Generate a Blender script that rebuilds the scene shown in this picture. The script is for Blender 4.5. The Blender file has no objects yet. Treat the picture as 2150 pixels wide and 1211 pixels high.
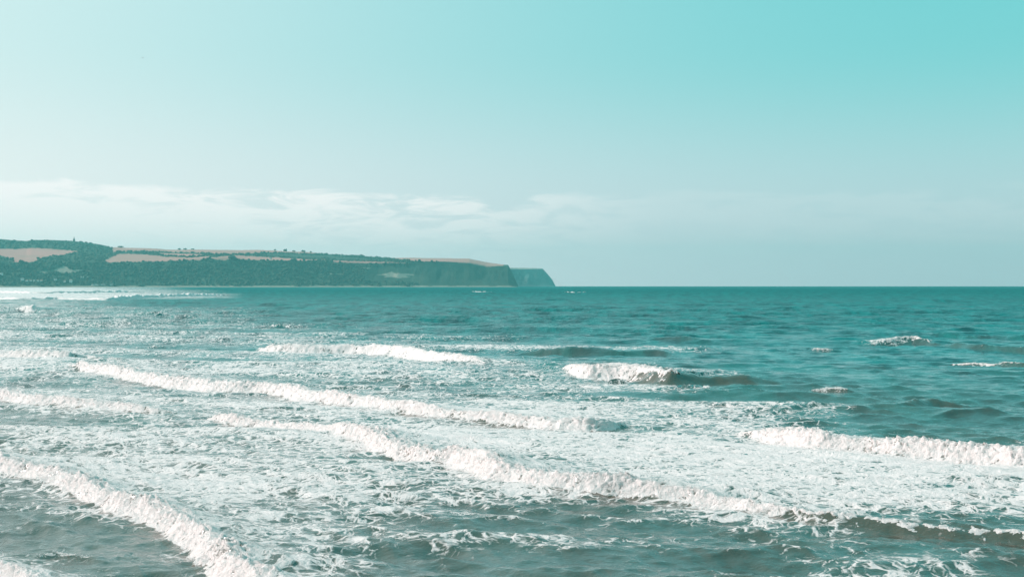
import bpy, math, random
import numpy as np
random.seed(7); RNG = np.random.default_rng(11)
S = bpy.context.scene
R = math.radians

# look constants
SKY_R, SKY_G, SKY_B = .76, 3.40, 3.42
MILK = (7.7, 7.35, 8.1); MILK_SUN = (9.0, 8.75, 8.5); CLOUD = (9.2, 8.8, 8.7)
SUN_C = (1, .945, .91)
WATER_SHADE = (.002, .030, .032)  # shade of wave faces painted into the sea colour
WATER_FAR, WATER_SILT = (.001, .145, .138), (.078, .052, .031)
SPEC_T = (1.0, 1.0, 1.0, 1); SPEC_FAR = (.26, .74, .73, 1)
FOAM = (.86, .75, .74)
HAZE_C, HAZE_D = (.22, .74, .76), 6.4e-5

# ---------------------------------------------------------------- camera
EYE = 10.0                      # lens height above the water
FPX = 2953.0 / 2150.0           # focal length in picture widths
HZN = 598.4                     # row of eye level in a 2150-wide frame
cam = bpy.data.cameras.new('camera'); camo = bpy.data.objects.new('camera', cam)
S.collection.objects.link(camo); S.camera = camo
cam.sensor_width = 36.0; cam.lens = 36.0 * FPX
cam.clip_start = 0.5; cam.clip_end = 60000
camo.location = (0, 0, EYE)
camo.rotation_euler = (R(90) - math.atan((605.5 - HZN) / 2953.0), 0, 0)

# ---------------------------------------------------------------- sky, sun, exposure
SUN_AZ, SUN_EL = R(-80), R(34)          # azimuth measured from the view axis, minus = left
w = bpy.data.worlds.new('World'); S.world = w; w.use_nodes = True
nt = w.node_tree; nt.nodes.clear()
def N(t, **k):
    n = nt.nodes.new(t)
    for a, b in k.items(): setattr(n, a, b)
    return n
def L(a, b): nt.links.new(a, b)
def M(op, a, b=None, c=None, clamp=False):
    n = N('ShaderNodeMath', operation=op, use_clamp=clamp)
    for i, v in enumerate((a, b, c)):
        if v is None: continue
        if isinstance(v, (int, float)): n.inputs[i].default_value = v
        else: L(v, n.inputs[i])
    return n.outputs[0]
def SM(v, a, b, lo=0.0, hi=1.0):
    n = N('ShaderNodeMapRange', interpolation_type='SMOOTHSTEP')
    L(v, n.inputs[0])
    for i, x in enumerate((a, b, lo, hi)): n.inputs[i + 1].default_value = x
    return n.outputs[0]
def MIX(f, a, b, mode='MIX'):
    n = N('ShaderNodeMix', data_type='RGBA', blend_type=mode)
    for i, v in ((0, f), (6, a), (7, b)):
        if isinstance(v, (int, float)): n.inputs[i].default_value = v
        elif isinstance(v, tuple): n.inputs[i].default_value = v if len(v) == 4 else (*v, 1)
        else: L(v, n.inputs[i])
    return n.outputs[2]
def NOISE(vec, scale, detail=4, rough=.55, dist=0.0):
    n = N('ShaderNodeTexNoise'); n.inputs['Scale'].default_value = scale
    n.inputs['Detail'].default_value = detail; n.inputs['Roughness'].default_value = rough
    n.inputs['Distortion'].default_value = dist
    L(vec, n.inputs['Vector']); return n.outputs[0]

sky = N('ShaderNodeTexSky', sky_type='NISHITA', sun_disc=False)
sky.sun_elevation = SUN_EL; sky.sun_rotation = SUN_AZ
sky.altitude = 0; sky.air_density = 1.0; sky.dust_density = 1.6; sky.ozone_density = 1.5
sp = N('ShaderNodeSeparateColor'); L(sky.outputs[0], sp.inputs[0])
r0, g0, b0 = sp.outputs
# the photograph's teal cast: green follows the blue scattering, red is held back, contrast eased
bb = M('MULTIPLY', M('POWER', b0, .35), SKY_B)
gg = M('MULTIPLY', M('POWER', M('ADD', M('MULTIPLY', g0, .25), M('MULTIPLY', b0, .75)), .35), SKY_G)
rr = M('MINIMUM', M('MULTIPLY', r0, SKY_R), M('MULTIPLY', bb, 1.02))
cb = N('ShaderNodeCombineColor'); L(rr, cb.inputs[0]); L(gg, cb.inputs[1]); L(bb, cb.inputs[2])
tc = N('ShaderNodeTexCoord'); sx = N('ShaderNodeSeparateXYZ'); L(tc.outputs['Generated'], sx.inputs[0])
X, Y, Z = sx.outputs
az = M('ARCTAN2', X, Y); el = M('ARCSINE', Z)
# milky air low over the sea and around the sun
lowair = SM(el, -.02, .17, 1.0, 0.0)
sunward = M('POWER', SM(az, -.58, .42, 1.0, 0.0), 1.15)
col = MIX(M('ADD', M('MULTIPLY', lowair, .62), M('MULTIPLY', M('MULTIPLY', sunward, SM(el, .15, 1.2, 1.0, 0.0)), .56), clamp=True), cb.outputs[0], MIX(sunward, MILK, MILK_SUN))
# thin bank of stratocumulus
cv = N('ShaderNodeCombineXYZ'); L(M('MULTIPLY', az, 21.0), cv.inputs[0]); L(M('MULTIPLY', el, 95.0), cv.inputs[1])
cn = NOISE(cv.outputs[0], 1.0, 8, .6, .5)
cv2 = N('ShaderNodeCombineXYZ'); L(M('MULTIPLY', az, 2.2), cv2.inputs[0]); L(M('MULTIPLY', el, 9.0), cv2.inputs[1])
big = NOISE(cv2.outputs[0], 1.0, 2, .5)
top = M('ADD', M('ADD', .066, M('MULTIPLY', M('SUBTRACT', big, .5), .045)), M('MULTIPLY', M('SUBTRACT', cn, .5), .022))
band = M('MULTIPLY', SM(M('SUBTRACT', top, el), -.002, .005), SM(el, .012, .066, .15, 1.0))
cm = SM(M('ADD', M('MULTIPLY', M('SUBTRACT', cn, .5), 2.8), big), .05, .58)
fade = SM(az, -.10, .12, 1.0, 0.10)
cmask = M('MULTIPLY', M('MULTIPLY', band, cm), M('MULTIPLY', fade, .95))
col = MIX(cmask, col, CLOUD)
bg = N('ShaderNodeBackground'); L(col, bg.inputs[0]); bg.inputs[1].default_value = 0.12
wo = N('ShaderNodeOutputWorld'); L(bg.outputs[0], wo.inputs[0])

sun = bpy.data.lights.new('sun', 'SUN'); sun.energy = 5.0; sun.angle = R(.53); sun.color = SUN_C
suno = bpy.data.objects.new('sun', sun); S.collection.objects.link(suno)
sd = np.array([math.sin(SUN_AZ) * math.cos(SUN_EL), math.cos(SUN_AZ) * math.cos(SUN_EL), math.sin(SUN_EL)])
from mathutils import Vector
suno.rotation_euler = Vector(sd).to_track_quat('Z', 'Y').to_euler()
suno.location = (-60, 40, 60)
S.view_settings.view_transform = 'Standard'; S.view_settings.look = 'None'
S.view_settings.exposure = 0.0; S.view_settings.gamma = 1.0
S.render.engine = 'CYCLES'
S.cycles.use_denoising = True
try: S.cycles.denoiser = 'OPENIMAGEDENOISE'
except Exception: pass
S.cycles.max_bounces = 4; S.cycles.diffuse_bounces = 2; S.cycles.glossy_bounces = 2
S.cycles.volume_bounces = 0; S.cycles.transmission_bounces = 2
S.cycles.sample_clamp_indirect = 4.0; S.cycles.sample_clamp_direct = 12.0

# ---------------------------------------------------------------- helpers
def mesh_np(name, co, quads=None, tris=None, smooth=True):
    me = bpy.data.meshes.new(name)
    co = np.ascontiguousarray(co, dtype=np.float32)
    loops = []; sizes = []
    if quads is not None and len(quads): loops.append(np.asarray(quads, np.int32).ravel()); sizes.append(np.full(len(quads), 4, np.int32))
    if tris is not None and len(tris): loops.append(np.asarray(tris, np.int32).ravel()); sizes.append(np.full(len(tris), 3, np.int32))
    lp = np.concatenate(loops); sz = np.concatenate(sizes)
    me.vertices.add(len(co)); me.vertices.foreach_set('co', co.ravel())
    me.loops.add(len(lp)); me.loops.foreach_set('vertex_index', lp)
    me.polygons.add(len(sz)); st = np.zeros(len(sz), np.int32); st[1:] = np.cumsum(sz)[:-1]
    me.polygons.foreach_set('loop_start', st)
    try: me.polygons.foreach_set('loop_total', sz)
    except Exception: pass
    me.update(calc_edges=True)
    me.polygons.foreach_set('use_smooth', np.full(len(sz), smooth))
    return me
def grid_quads(nr, nc):
    i = np.arange(nr * nc, dtype=np.int32).reshape(nr, nc)
    return np.stack([i[:-1, :-1], i[:-1, 1:], i[1:, 1:], i[1:, :-1]], -1).reshape(-1, 4)
def fattr(me, name, v):
    a = me.attributes.new(name, 'FLOAT', 'POINT'); a.data.foreach_set('value', np.ascontiguousarray(v, dtype=np.float32).ravel())
def link(name, me, mat, parent=None, **props):
    o = bpy.data.objects.new(name, me); S.collection.objects.link(o)
    if me is not None and mat is not None and not me.materials: me.materials.append(mat)
    if parent is not None: o.parent = parent
    for k, v in props.items(): o[k] = v
    return o
def sstep(a, b, x):
    t = np.clip((x - a) / (b - a), 0, 1); return t * t * (3 - 2 * t)
def _h(ix, iy, iz, seed):
    h = (ix.astype(np.uint32) * np.uint32(374761393) + iy.astype(np.uint32) * np.uint32(668265263) + iz.astype(np.uint32) * np.uint32(2147483647) + np.uint32((seed * 974711 + 12345) & 0xffffffff))
    h = (h ^ (h >> np.uint32(13))) * np.uint32(1274126177); h ^= h >> np.uint32(16)
    return h
def perlin(x, y, z=None, seed=0):
    x = np.asarray(x, np.float32); y = np.asarray(y, np.float32)
    z = np.zeros_like(x) if z is None else np.asarray(z, np.float32)
    xi = np.floor(x); yi = np.floor(y); zi = np.floor(z)
    fx, fy, fz = x - xi, y - yi, z - zi
    xi, yi, zi = xi.astype(np.int64), yi.astype(np.int64), zi.astype(np.int64)
    u, v, t = (f * f * f * (f * (f * 6 - 15) + 10) for f in (fx, fy, fz))
    def g(a, b, c):
        h = _h(xi + a, yi + b, zi + c, seed)
        gx = ((h & np.uint32(1023)).astype(np.float32) / 511.5 - 1); gy = (((h >> np.uint32(10)) & np.uint32(1023)).astype(np.float32) / 511.5 - 1)
        gz = (((h >> np.uint32(20)) & np.uint32(1023)).astype(np.float32) / 511.5 - 1)
        return gx * (fx - a) + gy * (fy - b) + gz * (fz - c)
    def lp(a, b, k): return a + (b - a) * k
    with np.errstate(over='ignore'):
        r = lp(lp(lp(g(0,0,0), g(1,0,0), u), lp(g(0,1,0), g(1,1,0), u), v),
               lp(lp(g(0,0,1), g(1,0,1), u), lp(g(0,1,1), g(1,1,1), u), v), t)
    return r * 1.25
def fbm(x, y, z=None, o=4, seed=0, gain=.5):
    s = 0; a = 1.0
    for k in range(o):
        s = s + a * perlin(x * 2**k, y * 2**k, None if z is None else z * 2**k, seed + k); a *= gain
    return s
def material(name, base, rough=.9, build=None, spec=.3):
    global nt
    m = bpy.data.materials.new(name); m.use_nodes = True; nt = m.node_tree
    p = nt.nodes['Principled BSDF']; p.inputs['Base Color'].default_value = (*base, 1)
    p.inputs['Roughness'].default_value = rough; p.inputs['Specular IOR Level'].default_value = spec
    if build: build(p, nt.nodes['Material Output'])
    return m
def ATTR(name):
    n = N('ShaderNodeAttribute'); n.attribute_name = name; return n.outputs['Fac']
def BUMP(h, dist, strength=1.0, normal=None):
    n = N('ShaderNodeBump'); n.inputs['Distance'].default_value = dist; n.inputs['Strength'].default_value = strength
    L(h, n.inputs['Height'])
    if normal is not None: L(normal, n.inputs['Normal'])
    return n.outputs[0]

# ---------------------------------------------------------------- water and foam material
def sea_nodes(p, out):
    geo = N('ShaderNodeNewGeometry'); pos = geo.outputs['Position']
    flat = N('ShaderNodeVectorMath', operation='MULTIPLY'); L(pos, flat.inputs[0]); flat.inputs[1].default_value = (1, 1, .6)
    wn = N('ShaderNodeTexNoise'); wn.inputs['Scale'].default_value = .55; wn.inputs['Detail'].default_value = 3; L(flat.outputs[0], wn.inputs['Vector'])
    wv = N('ShaderNodeVectorMath', operation='MULTIPLY_ADD'); L(wn.outputs['Color'], wv.inputs[0]); wv.inputs[1].default_value = (2.2, 2.2, 0); L(flat.outputs[0], wv.inputs[2])
    wp = wv.outputs[0]
    foam = ATTR('foam'); silt = ATTR('silt')
    n1 = NOISE(wp, 1.35, 7, .65)
    n2 = NOISE(wp, .14, 3, .5)
    def lace(scale, width):
        v = N('ShaderNodeTexVoronoi', feature='DISTANCE_TO_EDGE'); v.inputs['Scale'].default_value = scale; L(wp, v.inputs['Vector'])
        return SM(v.outputs['Distance'], 0.0, width, 1.0, 0.0)
    lc = M('ADD', M('ADD', M('MULTIPLY', lace(.75, .14), .3), M('MULTIPLY', lace(1.7, .20), .4)), M('MULTIPLY', lace(3.8, .26), .3))
    gate = M('MULTIPLY', foam, 3.5, clamp=True)
    var = M('ADD', M('ADD', M('MULTIPLY', M('SUBTRACT', n1, .5), 2.3), M('MULTIPLY', M('SUBTRACT', n2, .5), .8)), M('MULTIPLY', M('SUBTRACT', lc, .34), .95))
    val = M('ADD', foam, M('MULTIPLY', gate, var))
    mask = SM(val, .35, .90)
    # water body: adjusted Fresnel sky reflection over water colour with wave shade painted in
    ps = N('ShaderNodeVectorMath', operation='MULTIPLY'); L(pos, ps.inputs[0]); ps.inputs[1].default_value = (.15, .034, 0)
    shade_dashes = NOISE(ps.outputs[0], 1.0, 6, .68)  # stretched noise darkens the colour in dashes, imitating shaded wave faces
    teal = MIX(silt, MIX(SM(shade_dashes, .38, .64), WATER_SHADE, WATER_FAR), WATER_SILT)
    sy_ = N('ShaderNodeSeparateXYZ'); L(pos, sy_.inputs[0])
    away = SM(sy_.outputs[1], 130, 420)
    hb = M('ADD', M('MULTIPLY', NOISE(flat.outputs[0], 1.5, 5, .6), .11), M('MULTIPLY', NOISE(flat.outputs[0], 6.5, 3, .55), .024))
    hb = M('ADD', hb, M('MULTIPLY', M('ADD', M('MULTIPLY', NOISE(flat.outputs[0], .16, 5, .62), 1.3), M('MULTIPLY', NOISE(flat.outputs[0], .6, 4, .6), .70)), away))
    wnrm = BUMP(hb, 1.0, .8)
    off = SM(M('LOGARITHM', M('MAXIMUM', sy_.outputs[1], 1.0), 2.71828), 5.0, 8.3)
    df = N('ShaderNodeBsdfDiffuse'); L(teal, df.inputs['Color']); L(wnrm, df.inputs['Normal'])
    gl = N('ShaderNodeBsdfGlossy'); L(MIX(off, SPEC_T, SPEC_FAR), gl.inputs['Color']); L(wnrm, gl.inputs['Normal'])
    L(M('ADD', M('MULTIPLY', SM(sy_.outputs[1], 100, 900), .22), .10), gl.inputs['Roughness'])
    fr = N('ShaderNodeFresnel'); fr.inputs['IOR'].default_value = 1.40; L(wnrm, fr.inputs['Normal'])
    fac = M('MULTIPLY', M('MINIMUM', M('ADD', fr.outputs[0], .085), .80), M('SUBTRACT', 1.0, M('MULTIPLY', off, .70)))  # reflection lifted throughout, dimmed offshore in place of fine wave slopes
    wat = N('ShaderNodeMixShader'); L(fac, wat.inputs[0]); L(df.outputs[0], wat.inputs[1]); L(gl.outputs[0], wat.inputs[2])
    fm = N('ShaderNodeBsdfPrincipled')
    fm.inputs['Base Color'].default_value = (*FOAM, 1); fm.inputs['Roughness'].default_value = .75; fm.inputs['Specular IOR Level'].default_value = .2
    fh = M('ADD', M('ADD', M('MULTIPLY', NOISE(pos, 2.6, 6, .72), .26), M('MULTIPLY', NOISE(pos, 11.0, 3, .6), .03)), M('MULTIPLY', mask, .05))
    L(BUMP(fh, 1.0, .9), fm.inputs['Normal'])
    tl = N('ShaderNodeBsdfTranslucent'); tl.inputs['Color'].default_value = (*FOAM, 1); L(fm.inputs['Normal'].links[0].from_socket, tl.inputs['Normal'])
    fx = N('ShaderNodeMixShader'); fx.inputs[0].default_value = .15; L(fm.outputs[0], fx.inputs[1]); L(tl.outputs[0], fx.inputs[2])
    ms = N('ShaderNodeMixShader'); L(mask, ms.inputs[0]); L(wat.outputs[0], ms.inputs[1]); L(fx.outputs[0], ms.inputs[2])
    L(ms.outputs[0], out.inputs[0]); nt.nodes.remove(p)
sea_mat = material('sea water', (.02, .1, .1), .1, sea_nodes)
sea_mat.name = 'sea water'

# ---------------------------------------------------------------- waves
# leading edge of every swell and breaker on the water plane: x, y, crest height, share of white water
WAVES = {
'A':[(-91.33,211.53,1.1,1),(-78.25,200.07,1.14,1),(-69.99,192.25,1.2,1),(-62.5,187.37,1.17,1),(-58.32,186.19,0.96,1),(-56.79,187.37,0.77,0.5),(-53.22,182.74,0.46,0),(-46.37,170.1,0.0,0)],
'B':[(-54.44,170.1,0.0,0),(-50.39,163.51,0.67,0.8),(-44.57,155.75,0.81,1),(-38.83,147.95,0.84,1),(-33.96,142.24,0.96,1),(-28.86,136.33,1.07,1),(-26.07,133.86,0.91,1),(-23.03,132.07,0.89,1),(-18.16,123.25,0.83,1),(-15.08,118.79,0.8,1),(-12.37,115.99,0.66,1),(-8.47,111.18,0.58,0.9),(-4.54,107.15,0.44,0.8),(-0.88,104.13,0.54,0.85),(2.56,100.92,0.63,0.95),(5.21,99.23,0.72,1),(7.3,100.24,0.62,0.9),(8.9,103.04,0.0,0)],
'C':[(-58.06,134.47,0.7,1),(-49.02,125.34,0.72,1),(-43.95,120.73,0.69,1),(-40.34,117.37,0.67,1),(-35.77,114.19,0.59,1),(-31.18,111.6,0.46,0.95),(-27.74,109.94,0.34,0.8),(-25.59,109.53,0.0,0)],
'D':[(-24.14,106.38,0.0,0),(-22.39,104.13,0.37,0.9),(-20.4,101.27,0.52,1),(-17.19,98.56,0.51,1),(-14.14,96.0,0.45,0.9),(-12.24,93.87,0.49,1),(-10.77,89.59,0.65,1),(-7.82,83.99,0.66,1),(-5.55,79.9,0.71,1),(-3.23,76.38,0.8,1),(-2.28,74.84,0.86,1),(-1.52,71.23,0.67,1),(0.12,69.06,0.61,1),(1.71,67.48,0.6,1),(3.9,65.83,0.62,1),(6.05,64.96,0.58,1),(8.07,63.56,0.5,1),(10.13,61.7,0.42,0.8),(11.67,59.95,0.37,0.45),(13.4,58.64,0.37,0.35),(15.15,57.72,0.36,0.3),(16.81,56.72,0.38,0.35),(18.52,56.08,0.38,0.3),(20.22,55.55,0.35,0.35),(22.7,54.73,0.31,0.3),(25.2,54.12,0.0,0)],
'E':[(-37.91,86.45,0.45,1),(-31.45,79.04,0.49,1),(-26.5,72.81,0.57,1),(-23.49,69.71,0.55,1),(-19.69,64.96,0.54,1),(-16.89,61.19,0.58,1),(-15.11,59.11,0.62,1),(-13.02,55.34,0.67,1),(-11.63,51.66,0.68,1),(-10.52,48.92,0.67,1),(-9.27,46.03,0.63,1),(-7.34,42.09,0.55,1),(-5.71,38.77,0.0,0)],
'F':[(4.96,162.61,0.0,0),(6.36,156.57,0.89,1),(7.97,151.75,1.11,1),(10.99,150.97,1.1,1),(12.46,147.21,1.38,0.3),(14.55,140.89,1.7,0.3),(16.3,139.56,1.68,0.12),(18.37,140.89,1.25,0.0),(20.95,142.24,0.66,0),(23.36,142.24,0.89,0),(24.81,142.24,1.11,0),(26.75,143.63,0.52,0),(29.22,145.04,0.0,0)],
'G':[(-41.41,224.39,0.0,0),(-38.01,214.61,1.0,1),(-32.36,210.03,1.31,1),(-25.07,208.55,1.41,1),(-21.31,206.36,1.29,1),(-18.95,203.51,1.21,0.9),(-16.04,197.39,1.13,1),(-13.09,188.57,1.18,1),(-8.92,181.61,0.94,0.9),(-5.4,177.25,0.45,0.7),(-2.95,174.12,0.0,0)],
'H':[(14.84,96.31,0.0,0),(15.79,93.27,0.53,0.7),(16.28,89.87,0.8,1),(17.33,87.47,0.96,1),(18.14,85.69,0.99,1),(19.54,84.23,0.79,1),(21.61,82.35,0.75,1),(23.61,79.68,0.83,1),(25.75,78.0,0.82,1),(27.66,75.99,0.83,1),(30.28,72.99,0.8,1),(32.68,71.74,0.0,0)],
'I':[(-25.11,55.55,0.29,1),(-19.86,50.77,0.34,1),(-17.69,48.6,0.38,1),(-16.89,47.74,0.37,1),(-15.77,45.88,0.36,1),(-14.26,43.64,0.27,1),(-13.23,42.7,0.0,0)],
'J':[(-0.36,211.53,0.0,0),(3.2,210.03,0.53,0),(7.36,207.08,1.18,0),(11.49,205.64,1.17,0),(15.67,205.64,0.85,0),(20.69,207.08,0.53,0.15),(24.22,201.43,0.0,0)],
'K':[(19.47,109.53,0.0,0),(22.03,111.18,0.25,0),(25.04,114.64,0.26,0),(28.19,116.44,0.0,0)],
'K1':[(28.42,117.37,0.0,0),(30.8,117.37,0.27,0),(33.72,119.26,0.24,0),(35.74,119.26,0.0,0)],
'K2':[(30.54,112.03,0.0,0),(32.68,112.88,0.47,0),(35.13,114.64,0.87,0),(37.07,114.64,0.5,0),(39.63,116.44,0.0,0)],
'K3':[(32.11,107.15,0.0,0),(34.17,107.93,0.25,0),(36.63,108.73,0.25,0),(38.56,107.93,0.0,0)],
'L':[(53.63,227.85,0.0,0),(58.26,227.85,0.58,0.3),(62.6,229.63,0.82,0.45),(65.83,231.43,0.89,0.35),(67.25,224.39,0.57,0),(69.62,213.06,0.77,0),(73.28,207.08,0.85,0),(78.54,197.39,0.71,0),(84.1,194.79,0.0,0)],
'M':[(54.1,180.5,0.0,0),(57.07,178.32,0.36,0.45),(59.37,176.19,0.45,0.5),(61.03,174.12,0.58,0.35),(63.23,172.09,0.53,0.1),(67.11,170.1,0.0,0)],
'N':[(76.74,285.04,0.0,0),(83.81,279.64,0.86,0),(89.87,269.43,0.97,0),(95.47,262.26,1.08,0),(107.83,259.95,0.66,0),(112.24,259.95,0.0,0)],
'O':[(22.49,308.9,0.0,0),(27.72,308.9,0.62,0),(33.64,305.7,0.86,0),(38.42,302.6,0.53,0),(43.1,299.49,0.0,0)],
'P':[(21.97,244.86,0.0,0),(25.9,242.85,0.55,0),(28.96,240.86,0.74,0),(33.58,238.92,0.0,0)],
'R':[(27.5,132.07,0.0,0),(28.62,132.07,0.27,0.6),(30.5,131.48,0.47,0.4),(32.14,130.9,0.0,0)],
'T':[(-18.39,51.48,0.0,0),(-17.71,52.03,0.1,0.35),(-17.0,52.58,0.19,0.55),(-16.03,52.03,0.21,0.3),(-15.08,51.48,0.13,0),(-14.26,51.66,0.0,0)],
'X':[(-189.75,531.1,0.0,0),(-181.1,521.7,1.05,1),(-177.56,521.7,1.32,0.9),(-175.36,531.1,0.0,0)],
'Y':[(-540.25,1251.3,1.19,1),(-383.45,997.6,1.74,1),(-317.48,905.8,2.06,1),(-302.22,934.5,1.38,0.9),(-262.27,905.8,1.34,1),(-261.08,934.5,2.12,1),(-274.48,1032.5,2.35,1),(-280.08,1110.2,1.94,1),(-274.39,1200.4,2.41,1),(-272.12,1306.6,1.59,0.8),(-263.27,1306.6,0.0,0)],
'Z':[(-1011.9,2343.7,2.23,1),(-647.59,1778.9,2.16,1),(-553.98,1677.8,2.04,1),(-521.08,1778.9,2.16,1),(-516.03,1892.9,2.3,0.9),(-496.79,1892.9,0.0,0)],
'AA':[(-61.64,2022.6,0.0,0),(-49.67,1955.6,1.03,0.6),(-35.26,1892.9,1.0,0.6),(-23.18,1955.6,0.0,0)],
'AB':[(67.31,1892.9,0.0,0),(77.64,1834.2,0.97,0.6),(90.06,1834.2,0.78,0.6),(108.97,1892.9,0.0,0)],
'AC':[(-111.35,424.3,0.0,0),(-107.14,430.5,0.75,0.3),(-102.81,436.8,0.88,0.2),(-92.67,424.3,0.0,0)],
'AD':[(45.02,216.18,0.0,0),(45.82,213.06,0.32,0.4),(47.64,211.53,0.31,0.35),(49.79,211.53,0.0,0)],
}
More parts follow.
